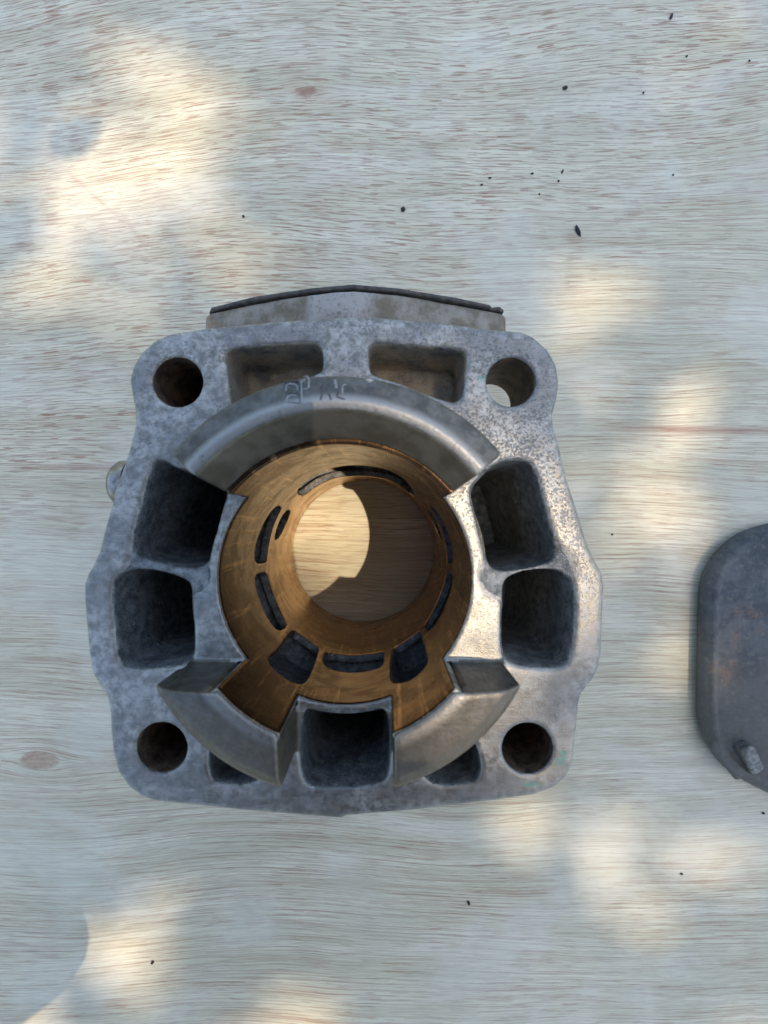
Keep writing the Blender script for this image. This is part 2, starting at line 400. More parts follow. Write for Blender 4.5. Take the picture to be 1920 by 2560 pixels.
outline = [(480, 822), (509, 817), (625, 806), (740, 796), (817, 791), (880, 788.5), (962, 791), (1107, 803), (1203, 817), (1263, 822.6), (1306, 825.6), (1335, 838),
 (1373, 872), (1394, 910), (1400.6, 954), (1396, 995), (1385, 1035), (1387, 1068), (1398.5, 1102), (1420, 1195), (1441, 1258), (1470, 1355), (1491, 1402),
 (1508, 1432), (1514.6, 1465), (1510, 1550), (1507, 1634), (1500, 1672), (1483, 1706), (1457, 1737), (1450, 1765), (1447, 1803), (1441, 1866), (1436, 1908),
 (1420, 1946), (1390, 1972), (1335, 1993), (1251, 2005), (1145, 2018), (1036, 2031), (892, 2043), (862, 2046), (854, 2052), (748, 2043.5), (622, 2033), (495, 2020), (390, 2010),
 (352, 1997), (318, 1972), (291, 1934), (278, 1887), (272, 1833), (270, 1782), (263, 1744), (246, 1719), (225, 1685), (219, 1647), (213, 1592), (206, 1508),
 (205, 1461), (213, 1438), (229, 1409), (244, 1376), (255, 1330), (272, 1271), (284, 1220), (299, 1178), (312, 1144), (324, 1102), (333, 1062), (334, 1030),
 (327, 992), (320, 950), (327, 916), (348, 880), (381, 849), (419, 832)]
outline = [fl(*p) for p in outline]
studs = [(fl(443, 954), 5.5), (fl(1278, 954), 5.4), (fl(403, 1870.5), 5.55), (fl(1320, 1872.5), 5.6)]
slotL = [(562, 890), (570, 875), (590, 870), (673, 863), (770, 857), (795, 861), (805, 878), (806, 915), (798, 933), (700, 955), (640, 990), (590, 1030), (577, 1010), (574, 960)]
slotR = [(922, 882), (928, 864), (947, 859), (1045, 866), (1146, 873), (1160, 880), (1166, 899), (1160, 942), (1157, 984), (1145, 1001), (1128, 1003), (1070, 985), (1010, 958), (940, 938), (926, 928)]
triL = [(522, 1905), (530, 1945), (545, 1955), (625, 1962), (670, 1920), (600, 1860), (530, 1850)]
triR = [(1195, 1885), (1201, 1925), (1192, 1950), (1175, 1957), (1090, 1963), (1050, 1930), (1110, 1875), (1180, 1850)]
pULo = [(388, 1152), (408, 1150), (440, 1175), (520, 1180), (566, 1225), (560, 1250), (550, 1280), (537, 1330), (522, 1378), (518, 1402), (492, 1420), (460, 1424), (420, 1418), (372, 1406), (338, 1395), (330, 1378), (334, 1330), (348, 1283), (362, 1228), (373, 1186)]
pLL = [(282, 1455), (300, 1432), (350, 1425), (400, 1432), (445, 1448), (470, 1465), (477, 1530), (481, 1590), (480, 1635), (466, 1660), (410, 1671), (315, 1673), (297, 1652), (291, 1600), (286, 1548), (281, 1505)]
pUR = [(1175, 1232), (1195, 1200), (1245, 1156), (1280, 1152), (1318, 1153), (1332, 1170), (1344, 1200), (1363, 1272), (1384, 1340), (1396, 1385), (1392, 1408), (1335, 1420), (1275, 1432), (1235, 1430), (1213, 1385), (1196, 1300)]
pLR = [(1264, 1460), (1280, 1443), (1335, 1430), (1394, 1424), (1420, 1437), (1436, 1466), (1438, 1530), (1432, 1592), (1425, 1648), (1408, 1670), (1356, 1670), (1290, 1662), (1266, 1650), (1258, 1620), (1257, 1560), (1260, 1500)]
pB = [(758, 1785), (770, 1775), (850, 1779), (950, 1774), (966, 1783), (973, 1820), (975, 1866), (972, 1930), (960, 1955), (930, 1964), (850, 1970), (785, 1970), (762, 1956), (752, 1920), (750, 1860)]
ports_px = {   # crop coordinates of the bore ports: (x-500, y-1100) * 2.304
 'lu': [(455, 380), (470, 395), (440, 450), (405, 560), (385, 690), (375, 710), (325, 710), (315, 660), (330, 580), (370, 480), (420, 400)],
 'lt': [(515, 403), (523, 415), (500, 480), (460, 560), (437, 580), (432, 560), (450, 490), (490, 415)],
 'll': [(320, 790), (330, 775), (385, 762), (400, 830), (440, 930), (500, 1060), (495, 1080), (450, 1097), (400, 1040), (350, 930), (320, 830)],
 'bl': [(530, 1105), (560, 1105), (680, 1190), (685, 1210), (640, 1340), (600, 1400), (550, 1400), (450, 1340), (400, 1280), (405, 1260), (460, 1210)],
 'b': [(735, 1220), (1050, 1215), (1055, 1230), (1050, 1290), (1020, 1315), (880, 1335), (760, 1320), (715, 1280), (720, 1250)],
 'br': [(1110, 1215), (1130, 1190), (1255, 1100), (1265, 1105), (1300, 1240), (1305, 1290), (1230, 1370), (1150, 1395), (1110, 1390), (1100, 1340)],
 'ex': [(560, 315), (575, 270), (640, 215), (720, 180), (800, 155), (950, 150), (1100, 180), (1180, 230), (1240, 320), (1225, 325), (1130, 250), (1000, 215), (880, 210), (800, 215), (700, 250), (600, 325)]}
def bore_pt(cx, cy):
    q = np.array([500 + cx / 2.304 - VX, 1100 + cy / 2.304 - VY]); c = np.array([AX * PX, -AY * PX]); R = 28 * PX
    A = q @ q; B = q @ c; Cc = c @ c - R * R
    t = (B + math.sqrt(B * B - A * Cc)) / A
    u = (q * t - c) / R
    return math.atan2(-u[1], u[0]), CAM_H * (1 - t)
ports = {k: [bore_pt(*p) for p in v] for k, v in ports_px.items()}
for a, b in (('lu', 'ru'), ('lt', 'rt'), ('ll', 'rl')):     # the right-hand windows mirror the left-hand ones
    ports[b] = [(math.pi - th, z) for th, z in ports[a]]
print('PORTS', {k: (round(math.degrees(np.mean([(p[0]) % (2 * math.pi) for p in v]))), round(min(p[1] for p in v), 1), round(max(p[1] for p in v), 1)) for k, v in ports.items()})

def wrap(a): return (a + math.pi) % (2 * math.pi) - math.pi
def in_top(TH):      # signed angular distance (rad) to the upper skirt sector, negative inside
    return np.abs(wrap(TH - math.pi / 2)) - math.radians(50.6)

def build_casting():
    h = 0.44
    x0, x1, y0, y1, z0, z1 = -60.5, 60.5, -56.5, 60.5, -1.0, 100.5
    xs = np.arange(x0, x1, h, dtype=np.float32); ys = np.arange(y0, y1, h, dtype=np.float32); zs = np.arange(z0, z1, h, dtype=np.float32)
    X, Y = np.meshgrid(xs, ys, indexing='ij'); R = np.hypot(X, Y); TH = np.arctan2(Y, X)
    Z = zs[None, None, :]
    o2 = poly_sdf(X, Y, outline)
    flange = smax(o2[:, :, None], np.maximum(Z - ZF, 60 - Z), 1.6)
    body2 = o2 + 1.6
    c = studs[1][0]; body2 = np.maximum(body2, 21 - np.hypot(X - c[0] - 8, Y - c[1] - 5))
    S = smin(flange, np.maximum(body2[:, :, None], np.maximum(Z - 62, -Z)), 3.0)
    # skirts
    top = in_top(TH) * np.maximum(R, 20)
    zt = np.interp(R, [27, 28.6, 32.9, 34.4, 39.3, 42], [88.5, 91.0, 98.5, 99.0, 96.8, 95]).astype(np.float32)
    sk_t = smax(smax(R - 39.7, top, .8)[:, :, None], np.maximum(Z - zt[:, :, None], 70 - Z), .9)
    bot = np.maximum(Y + 18.4, 10.6 - np.abs(X))
    zb = np.interp(R, [28, 29.2, 31, 36, 38, 40], [97.8, 98.3, 98.2, 97.2, 96.0, 93.6]).astype(np.float32)
    sk_b = smax(smax(R - 39.7, bot, .8)[:, :, None], np.maximum(Z - zb[:, :, None], 70 - Z), .9)
    S = smin(S, sk_t, 1.2); S = smin(S, sk_b, 1.2)
    # stud holes with a small countersink
    for (cx, cy), r in studs:
        d = np.hypot(X - cx, Y - cy)[:, :, None]
        S = smax(S, -np.maximum(d - r, 6 - Z), .7)
    # transfer passages and slots
    def cut(P, depth, k=1.1, taper=.05, wob=0, notop=None):
        nonlocal S
        d = poly_sdf(X, Y, smooth_poly([fl(*p) for p in P], 2))
        D = d[:, :, None] - .1 + np.maximum(ZF - Z, 0) * taper
        if wob: D = D + wob * np.sin(Z * .28 + X[:, :, None] * .35) * np.clip((ZF - Z) / 10, 0, 1)
        cutd = np.maximum(D, depth - Z)
        S = smax(S, -np.maximum(cutd, Z - 84), k)
    for P in (pULo, pLL, pUR, pLR): cut(P, 34, 1.5, .05, .35)
    cut(pB, 38, 1.3, .05, .3)
    for P in (slotL, slotR):
        d = poly_sdf(X, Y, smooth_poly([fl(*p) for p in P], 2))
        floor = 70.5 - np.clip(R - 39, 0, 20) * 1.15 + 1.8 * np.sin(X * .35 + 1.3) + 1.2 * np.cos(Y * .5 + X * .2)
        floor = np.maximum(floor, 63.0 + .8 * np.sin(X * .4))
        S = smax(S, -smax((d - .1)[:, :, None], floor[:, :, None] - Z, 2.5), 1.1)
    for P in (triL, triR):
        d = poly_sdf(X, Y, smooth_poly([fl(*p) for p in P], 1))
        S = smax(S, -np.maximum((d - .2)[:, :, None], np.maximum(66 - Z, Z - 84)), 1.0)
    # webs between neighbouring passages sit a little below the face
    for (px, py), (qx, qy) in (((365, 1418), (480, 1440)), ((1385, 1418), (1250, 1445))):
        a = np.array(fl(px, py)); b = np.array(fl(qx, qy)); e = b - a
        t = np.clip(((X - a[0]) * e[0] + (Y - a[1]) * e[1]) / (e @ e), 0, 1)
        d = np.hypot(X - a[0] - e[0] * t, Y - a[1] - e[1] * t)
        S = smax(S, -np.sqrt((d * .62)[:, :, None] ** 2 + (Z - ZF - 1.6) ** 2) + 3.2, 1.4)
    # wall between the passages and the recesses behind the liner windows
    S = smin(S, np.maximum((R - np.where(Y < -19, 38.5, 35.8))[:, :, None], np.maximum(Z - 61, -Z)), 1.5)
    # recesses behind the liner windows
    for k, P in ports.items():
        th = np.array([p[0] for p in P]); zz = np.array([p[1] for p in P])
        m = math.atan2(np.sin(th).mean(), np.cos(th).mean()); hw = np.abs(wrap(th - m)).max() * 28 + .6
        a = (np.abs(wrap(TH - m)) * R)[:, :, None] - hw
        ro = 46 if k == 'ex' else (36.8 if k in ('bl', 'br', 'b') else 33.8)
        b = np.maximum(Z - zz.max() + .8, zz.min() - 1.5 - Z)
        S = smax(S, -np.maximum(np.maximum(a, b), (R - ro)[:, :, None]), 1.2)
    # bore for the liner
    gap = ((top > 0) & (bot > 0))[:, :, None]
    rc = np.where((Z > 97.2) | ((Z > 91.2) & (Y > 0)[:, :, None]) | (gap & (Z > 79.8)), 28.15, 30.2)
    S = smax(S, (rc - R[:, :, None]).astype(np.float32), .35)
    V, Q = nets(S.astype(np.float32), (x0, y0, z0), (h, h, h))
    c, n = face_info(V, Q)
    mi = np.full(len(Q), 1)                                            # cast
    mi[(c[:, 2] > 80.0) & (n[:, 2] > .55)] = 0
    rr = np.hypot(c[:, 0], c[:, 1]); o = (c[:, 2] > 81.4) | ((c[:, 2] > 80.2) & (rr < 39.6) & (n[:, 2] < .9) & (rr > 31))
    mi[o] = 2
    mi[(c[:, 1] > 5) & (c[:, 2] > 85) & (rr < 33.0)] = 4
    for (sx, sy), sr in studs: mi[(np.hypot(c[:, 0] - sx, c[:, 1] - sy) < sr + .5) & (c[:, 2] < ZF - .6)] = 5
    # outer rim of the flange is machined/cast bright
    od = poly_sdf(c[:, 0], c[:, 1], outline); mi[(od > -1.5) & (mi == 1)] = 3
    return mesh_np('cast_body', V, Q, [M_mach, M_cast, M_skirt, M_dirty, M_chamfer, M_hole], cyl, True, mi)
build_casting()

def build_liner():
    r0, r1 = 26.4, 32.2; h = .30; dth = h / 28
    nth = int(2 * math.pi / dth) + 1; dth = 2 * math.pi / nth
    th = (np.arange(nth + 2) * dth - math.pi).astype(np.float32); zs = np.arange(-.6, 99.6, h, dtype=np.float32); rs = np.arange(r0, r1, h, dtype=np.float32)
    T, Z = np.meshgrid(th, zs, indexing='ij')
    Xc = 29.2 * np.cos(T); Yc = 29.2 * np.sin(T)
    cutd = np.full(T.shape, 1e3, np.float32)
    for P in ports.values():
        a = np.array([p[0] for p in P]); m = math.atan2(np.sin(a).mean(), np.cos(a).mean())
        Q = smooth_poly([(wrap(p[0] - m) * 28, p[1]) for p in P], 1)
        near = np.abs(wrap(T - m)) < 1.3
        d = np.full(T.shape, 50., np.float32); d[near] = poly_sdf(wrap(T[near] - m) * 28, Z[near], Q)
        cutd = np.minimum(cutd, d)
    top_in = in_top(T) * 29; bot_in = np.maximum(Yc + 18.4, 10.6 - np.abs(Xc))
    ztop = np.full(T.shape, 79.9, np.float32)
    H = Z - ztop
    H = smin(H, np.maximum(Z - 90.9, top_in), .5); H = smin(H, np.maximum(Z - 97.3, bot_in), .5)
    H = smax(H, .25 - Z, .6)
    H2 = smax(H, -cutd, .5)
    Rr = rs[None, None, :]
    wall = np.maximum(28.0 + np.clip(1.6 - Z, 0, 1.4)[:, :, None] * .9 - Rr, Rr - 30.35)
    S = smax(H2[:, :, None], wall, .6)
    V, Q = nets(S.astype(np.float32), (-math.pi, -.6, r0), (dth, h, h))
    a, z, r = V.T
    V2 = np.stack([r * np.cos(a), r * np.sin(a), z], 1)
    Q = Q[:, ::-1]
    c, n = face_info(V2, Q)
    cen = c.copy(); cen[:, 2] = 0; rad = (n[:, 0] * c[:, 0] + n[:, 1] * c[:, 1]) / np.hypot(c[:, 0], c[:, 1])
    # faces of the bore point to the axis
    inner = (np.hypot(c[:, 0], c[:, 1]) < 28.6)
    if np.median(rad[inner]) > 0: Q = Q[:, ::-1]; n = -n; rad = -rad
    mi = np.where(inner & (rad < -.8), 0, 1); mi[(rad > -.8) & (c[:, 2] < ZF - .5)] = 2; mi[(c[:, 2] > 88) & (mi == 1)] = 3
    mi[(c[:, 2] > 88) & (c[:, 1] > 0)] = 0
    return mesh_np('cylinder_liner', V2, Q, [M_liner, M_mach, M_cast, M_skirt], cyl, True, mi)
build_liner()

# exhaust flange: upright plate on the back of the casting, with its gasket
def prism_sdf(P, y0, y1, h, k=1.2, mats=None, name='', extra=None, x=(-52, 52), z=(-1, 60)):
    xs = np.arange(x[0], x[1], h, dtype=np.float32); ys = np.arange((50 if extra else y0 - 2), y1 + 2, h, dtype=np.float32); zs = np.arange(z[0], z[1], h, dtype=np.float32)
    X, Z = np.meshgrid(xs, zs, indexing='ij'); d = poly_sdf(X, Z, P)[:, None, :]
    Y = ys[None, :, None]
    S = smax(d + 0 * Y, np.maximum(y0 - Y, Y - y1), k)
    if extra: S = extra(S, X[:, None, :], Y, Z[:, None, :])
    V, Q = nets(S.astype(np.float32), (xs[0], ys[0], zs[0]), (h, h, h))
    return mesh_np(name, V, Q, mats, cyl, True)
ePoly = [(-26, 4), (-47.0, 34), (-47.6, 39.5), (-45.5, 41.5), (-30, 47.5), (-12, 52.5), (0, 54.6), (12, 52.5), (30, 47.0), (45, 41.5), (46.8, 39.5), (46.0, 34), (26, 4)]
def saddle(S, X, Y, Z):
    # boss rising to the flange in the middle, hollows either side of it
    boss = np.sqrt(((X + 1) / 24) ** 2 + ((Z - 33) / 24) ** 2) - 1
    S = smin(S, np.maximum(boss * 9, np.maximum(52.5 - Y, Y - 75.5)), 2.5)
    for cx in (-9.0, 7.5):
        S = smax(S, 3.2 - np.sqrt((X - cx) ** 2 * .22 + (Y - 66.8) ** 2 + (Z - 58.5) ** 2), 1.5)
    return S
prism_sdf(ePoly, 66, 77.0, .6, 1.8, M_dirty, 'exhaust_flange', saddle, (-52, 52), (-1, 64))
gP = [(-25, 5), (-46, 34), (-46.6, 39.2), (-45, 41.9), (-30, 48.6), (-12, 53.6), (0, 55.6), (12, 53.6), (30, 48.1), (41.0, 43.6), (42.0, 42.0), (44.2, 42.6), (46, 40.5), (45, 34), (25, 5)]
prism_sdf([(a, b - .35) for a, b in gP], 77.2, 78.4, .35, .5, M_gasket, 'exhaust_gasket')

# plug on the left side wall
def lathe(name, prof, axis, origin, m, parent, n=40, smooth=False):
    """prof: (distance along axis, radius)"""
    ax = Vector(axis).normalized(); u = ax.orthogonal().normalized(); v = ax.cross(u); V = []; F = []
    for t, r in prof:
        for i in range(n):
            a = 2 * math.pi * i / n; p = Vector(origin) + ax * t + (u * math.cos(a) + v * math.sin(a)) * max(r, .01); V.append(tuple(p))
    for j in range(len(prof) - 1):
        for i in range(n):
            F.append((j * n + i, j * n + (i + 1) % n, (j + 1) * n + (i + 1) % n, (j + 1) * n + i))
    return mesh_np(name, V, F, m, parent, smooth)
sb = lathe('side_boss', [(0, 7.5), (8, 7.0), (8.6, 5.6), (9, 0)], (-1, 0, 0), (-50.6, 22.5, 57), M_dirty, cyl)
pl = lathe('plug', [(0, 6.6), (3.0, 6.4), (4.4, 5.4), (4.9, 3.4), (4.9, 0)], (-1, 0, 0), (-59.9, 22.5, 57), M_bolt, sb, smooth=True)

# strokes stamped into the upper skirt (characters as far as they can be read)
def stroke(name, pts, r, m, z=97.6, parent=cyl):
    """a shallow rounded groove/burr following points given in crop pixels (x-660, y-920)*4.88"""
    V = []; F = []
    P = []
    for cx, cy in pts:
        x, y = fl(660 + cx / 4.88, 920 + cy / 4.88, z)
        R = math.hypot(x, y); zz = float(np.interp(R, [33.2, 34.6, 39.3], [98.9, 99.0, 96.8])); x, y = fl(660 + cx / 4.88, 920 + cy / 4.88, zz)
        P.append(Vector((x, y, zz)))
    n = 8
    for i, p in enumerate(P):
        d = (P[min(i + 1, len(P) - 1)] - P[max(i - 1, 0)]).normalized(); s = d.cross(Vector((0, 0, 1))).normalized(); up = Vector((0, 0, 1))
        rr = r * (.7 if i in (0, len(P) - 1) else 1)
        for k in range(n):
            a = 2 * math.pi * k / n; V.append(tuple(p + s * rr * math.cos(a) + up * .14 * math.sin(a)))
    for i in range(len(P) - 1):
        for k in range(n): F.append((i * n + k, i * n + (k + 1) % n, (i + 1) * n + (k + 1) % n, (i + 1) * n + k))
    return mesh_np(name, V, F, m, parent, True)
for pts, r in (([(248, 240), (262, 172), (340, 158), (420, 160)], .17), ([(425, 170), (430, 300), (440, 430)], .16), ([(300, 310), (360, 300), (405, 312)], .14), ([(290, 420), (370, 425), (430, 432)], .14),
               ([(690, 390), (718, 290), (748, 185)], .30), ([(748, 190), (780, 290), (820, 392)], .27), ([(925, 245), (890, 335), (885, 355), (940, 372), (990, 385)], .22)):
    stroke('stamped_stroke', pts, r, M_stamp)
for pts, r in (([(268, 285), (268, 215), (310, 192), (375, 200), (408, 225), (410, 275)], .2), ([(270, 405), (290, 350), (340, 330), (400, 335)], .19), ([(455, 160), (458, 300), (462, 440)], .2),
               ([(480, 112), (530, 105), (548, 150), (545, 235), (505, 262), (475, 262)], .2), ([(862, 140), (875, 190), (885, 250)], .3), ([(1000, 200), (960, 215), (955, 280), (962, 335)], .18)):
    stroke('stamped_burr', pts, r, M_burr)

# ------------------------------------------------------------------ the dark cover at the right
cov_out = [(1659, 1130), (1620, 1141), (1587, 1155), (1550, 1189), (1525, 1227), (1514, 1264), (1512, 1299), (1508, 1486), (1508, 1549), (1515, 1586), (1528, 1611),
           (1556, 1652), (1594, 1680), (1659, 1714), (1740, 1745), (1840, 1760), (1960, 1745), (2040, 1690), (2075, 1600), (2080, 1480), (2075, 1300), (2060, 1210), (2010, 1140), (1900, 1112), (1760, 1112)]
cov_out = smooth_poly([bw(a * 1.1573, b * 1.1573, 4.0) for a, b in cov_out], 2)
def build_cover():
    h = .5
    P = np.array(cov_out); xs = np.arange(P[:, 0].min() - 3, P[:, 0].max() + 3, h, dtype=np.float32); ys = np.arange(P[:, 1].min() - 3, P[:, 1].max() + 3, h, dtype=np.float32)
    zs = np.arange(-1.2, 22, h, dtype=np.float32)
    X, Y = np.meshgrid(xs, ys, indexing='ij'); d = poly_sdf(X, Y, P); ins = -d
    zt = np.interp(ins, [0, .8, 2.6, 3.8, 5.0, 7, 14, 40], [4.6, 6.2, 8.2, 8.4, 7.7, 8.0, 8.9, 10.5]).astype(np.float32)
    Z = zs[None, None, :]
    S = smax(d[:, :, None] + np.clip(3.4 - Z, 0, 4) * .55, Z - zt[:, :, None], 1.2)
    # embossed arc near the lower corner
    a = np.array(bw(1790, 1870, 9)); b = np.array(bw(1850, 1945, 9))
    e = b - a; t = np.clip(((X - a[0]) * e[0] + (Y - a[1]) * e[1]) / (e @ e), 0, 1); dd = np.hypot(X - a[0] - e[0] * t, Y - a[1] - e[1] * t)
    S = smin(S, np.sqrt(dd[:, :, None] ** 2 + (Z - 7.2) ** 2) - 1.5, 1.6)
    S = smax(S, .2 - Z, .5)
    V, Q = nets(S.astype(np.float32), (xs[0], ys[0], zs[0]), (h, h, h))
    c = np.array([P[:, 0].mean(), P[:, 1].mean(), 0])
    return V, Q, c
cov = empty('metal_cover', (0, 0, 0))
tag(cov, 'dark grey rust-spotted metal cover with rounded corners lying right of the engine cylinder', 'metal cover')
V, Q, cc = build_cover(); mesh_np('shell', V, Q, M_cover, cov)
def tab():
    cx, cy = bw(1882, 1900, 11); h = .4
    g = np.arange(-9, 9, h, dtype=np.float32); zs = np.arange(5, 15, h, dtype=np.float32); X, Y = np.meshgrid(g, g, indexing='ij'); Z = zs[None, None]
    a = math.radians(-58); u = X * math.cos(a) + Y * math.sin(a); v = -X * math.sin(a) + Y * math.cos(a)
    S = smax((np.abs(u) - 6.6)[:, :, None] + 0 * Z, smax((np.abs(v) - 2.7)[:, :, None], Z - (12.0 - .25 * u)[:, :, None], 1.6), 1.8)
    S = smax(S, 7 - Z, .3)
    V, Q = nets(S.astype(np.float32), (cx - 9, cy - 9, 5), (h, h, h)); mesh_np('raised_lug', V, Q, M_tab, cov)
tab()

# ------------------------------------------------------------------ crumbs on the board
def crumb(px, py, a, b, rot, label, seed):
    r = random.Random(seed); x, y = bw(px, py); V = []; F = []
    n = 7
    for j, (zz, f) in enumerate(((0.03, .75), (.35, 1.0), (.75, .6))):
        for i in range(n):
            t = 2 * math.pi * i / n; k = f * r.uniform(.75, 1.15)
            u, v = a * k * math.cos(t), b * k * math.sin(t)
            V.append((u * math.cos(rot) - v * math.sin(rot), u * math.sin(rot) + v * math.cos(rot), zz * min(a, b) * 1.6))
    V.append((0, 0, min(a, b) * 1.5)); V.append((0, 0, .03))
    for j in range(2):
        for i in range(n): F.append((j * n + i, j * n + (i + 1) % n, (j + 1) * n + (i + 1) % n)); F.append((j * n + i, (j + 1) * n + (i + 1) % n, (j + 1) * n + i))
    for i in range(n): F.append((2 * n + i, 2 * n + (i + 1) % n, 3 * n)); F.append(((i + 1) % n, i, 3 * n + 1))
    o = mesh_np('dark_crumb', V, F, M_crumb, None, False); o.location = (x * MM, y * MM, 0)
    return tag(o, label, 'crumb', 'dark crumbs scattered on the plywood')
crumb(1444, 579, 2.6, .9, -1.15, 'elongated black splinter, longest of the crumbs, above the upper right corner of the cylinder', 1)
crumb(1007.5, 525.5, 1.1, 1.0, 0, 'round black crumb alone on the plywood above the middle of the exhaust gasket', 2)
crumb(1412, 222, 1.1, .8, .2, 'squarish dark crumb on the upper plywood, right of the upper knot', 3)
crumb(1677, 44, 1.5, .7, 1.2, 'slanted dark crumb nearest the top edge of the picture', 4)
crumb(1171, 2256, 1.1, .6, -1.2, 'comma-shaped dark crumb on the plywood below the lower right of the cylinder', 5)
crumb(382, 2404, .7, .7, 0, 'tiny black dot of dirt in the lower left corner of the plywood', 6)
crumb(609, 542, .6, .6, 0, 'tiny dark dot of dirt on the plywood above the left end of the exhaust gasket', 7)
for i, (px, py, a, b, r_, lb) in enumerate((
        (1405.6, 430, .9, .5, 1.1, 'small upright dark crumb, right one of the close pair above the elongated splinter'),
        (1330, 434.6, .8, .42, .1, 'small flat dark crumb between the left streaks and the upright crumb of the cluster'),
        (1224.5, 445.6, .8, .34, .1, 'thin dark sliver at the left of the crumb cluster, upper one of two'),
        (1204, 463, .8, .4, .2, 'thin slanted dark sliver, leftmost of the crumb cluster on the upper plywood'),
        (1395.8, 453.7, .45, .45, 0, 'dot of dirt just below the upright crumb of the cluster'),
        (1348, 486, .4, .4, 0, 'faintest dot, lowest of the crumb cluster above the elongated splinter'),
        (1716, 142, .45, .45, 0, 'tiny round speck at the upper right, below the slanted crumb near the top edge'),
        (1872.6, 153, .45, .4, .3, 'tiny dark speck on the plywood nearest the right edge at the top'),
        (1608, 233, .6, .4, .6, 'small smudge-like speck right of the squarish crumb on the upper plywood'),
        (1682, 438, .45, .4, .9, 'tiny speck alone on the plywood, right of the crumb cluster'),
        (1703, 2184, .7, .4, 0, 'faint dark speck on the shaded plywood at the lower right, below the grey cover'),
        (1530, 1336, .45, .45, 0, 'tiny dark speck on the plywood between the cylinder and the grey cover'),
        (1907, 2032, .6, .5, 0, 'dark speck by the lower edge of the grey cover at the right edge'))):
    crumb(px, py, a, b, r_, lb, 20 + i)

# ------------------------------------------------------------------ what stands above the board and shades it: phone, arm, tree
def rounded_slab(name, cx, cy, z0, z1, wx, wy, rot, rad, m):
    V = []; F = []; pts = []
    for qx, qy, a0 in ((1, 1, 0), (-1, 1, 90), (-1, -1, 180), (1, -1, 270)):
        for k in range(7):
            a = math.radians(a0 + k * 15); pts.append((qx * (wx / 2 - rad) + rad * math.cos(a), qy * (wy / 2 - rad) + rad * math.sin(a)))
    n = len(pts); c, s = math.cos(rot), math.sin(rot)
    for zz, f in ((z0, .96), (z0 + 1.5, 1), (z1 - 1.5, 1), (z1, .96)):
        for x, y in pts: V.append((cx + (x * c - y * s) * f, cy + (x * s + y * c) * f, zz))
    for j in range(3):
        for i in range(n): F.append((j * n + i, j * n + (i + 1) % n, (j + 1) * n + (i + 1) % n, (j + 1) * n + i))
    V.append((cx, cy, z0)); V.append((cx, cy, z1))
    for i in range(0, n, 1): F.append((4 * n, (i + 1) % n, i, i)); F.append((4 * n + 1, 3 * n + i, 3 * n + (i + 1) % n, 3 * n + (i + 1) % n))
    me = bpy.data.meshes.new(name); me.from_pydata([tuple(q * MM for q in v) for v in V], [], [tuple(dict.fromkeys(f)) for f in F]); me.materials.append(m)
    o = bpy.data.objects.new(name, me); C.objects.link(o); return o
PH = rounded_slab('smartphone', -14, -42, 180.5, 188.5, 74, 150, math.radians(10), 11, M_phone)
tag(PH, 'black smartphone held flat above the engine cylinder', 'phone')

def skin_chain(name, chain, m, parent=None):
    """chain: list of branches; each a list of (x,y,z,r) in mm, first point may repeat an existing one"""
    V = []; E = []; R = []; key = {}
    for br in chain:
        prev = None
        for x, y, z, r in br:
            k = (x, y, z)
            if k not in key: key[k] = len(V); V.append((x * MM, y * MM, z * MM)); R.append(r * MM)
            if prev is not None: E.append((prev, key[k]))
            prev = key[k]
    me = bpy.data.meshes.new(name); me.from_pydata(V, E, []); o = bpy.data.objects.new(name, me); C.objects.link(o)
    md = o.modifiers.new('skin', 'SKIN'); md.use_smooth_shade = True
    for i, r in enumerate(R): me.skin_vertices[0].data[i].radius = (r, r); me.skin_vertices[0].data[i].use_root = (i == 0)
    o.modifiers.new('sub', 'SUBSURF').levels = 2; o.modifiers['sub'].render_levels = 2
    me.materials.append(m)
    if parent: o.parent = parent
    return o
wrist = (-48, -160, 214, 26); palm = (-6, -128, 203, 32); palm2 = (18, -104, 200, 28)
person = skin_chain('person', [[wrist, palm, palm2],
    [palm2, (38, -84, 200, 11), (40, -66, 195, 10), (32, -52, 192, 9)], [palm2, (54, -104, 200, 11), (60, -88, 195, 9), (44, -74, 192, 8)],
    [palm, (46, -134, 201, 12), (64, -136, 196, 10), (58, -118, 193, 9)], [palm, (34, -148, 204, 11), (56, -156, 200, 9), (64, -150, 196, 8)],
    [wrist, (-60, -130, 200, 13), (-62, -100, 195, 11), (-56, -80, 192, 10)]], M_skin)
hd = skin_chain('head', [[(-60, -560, 700, 55), (-50, -500, 760, 75), (-45, -440, 800, 85), (-45, -400, 790, 70)]], M_skin, person)
tag(person, 'right hand and forearm in a dark sleeve holding the phone over the plywood', 'person')
skin_chain('sleeve', [[(-54, -168, 220, 31), (-84, -196, 245, 34), (-190, -280, 300, 42), (-300, -430, 400, 60), (-240, -600, 620, 100), (-80, -640, 640, 130), (90, -600, 620, 100)], [(-80, -640, 640, 130), (-60, -760, 360, 170), (-60, -860, 60, 180)], [(90, -600, 620, 100), (240, -560, 420, 55), (300, -480, 240, 40)]], M_sleeve, person)

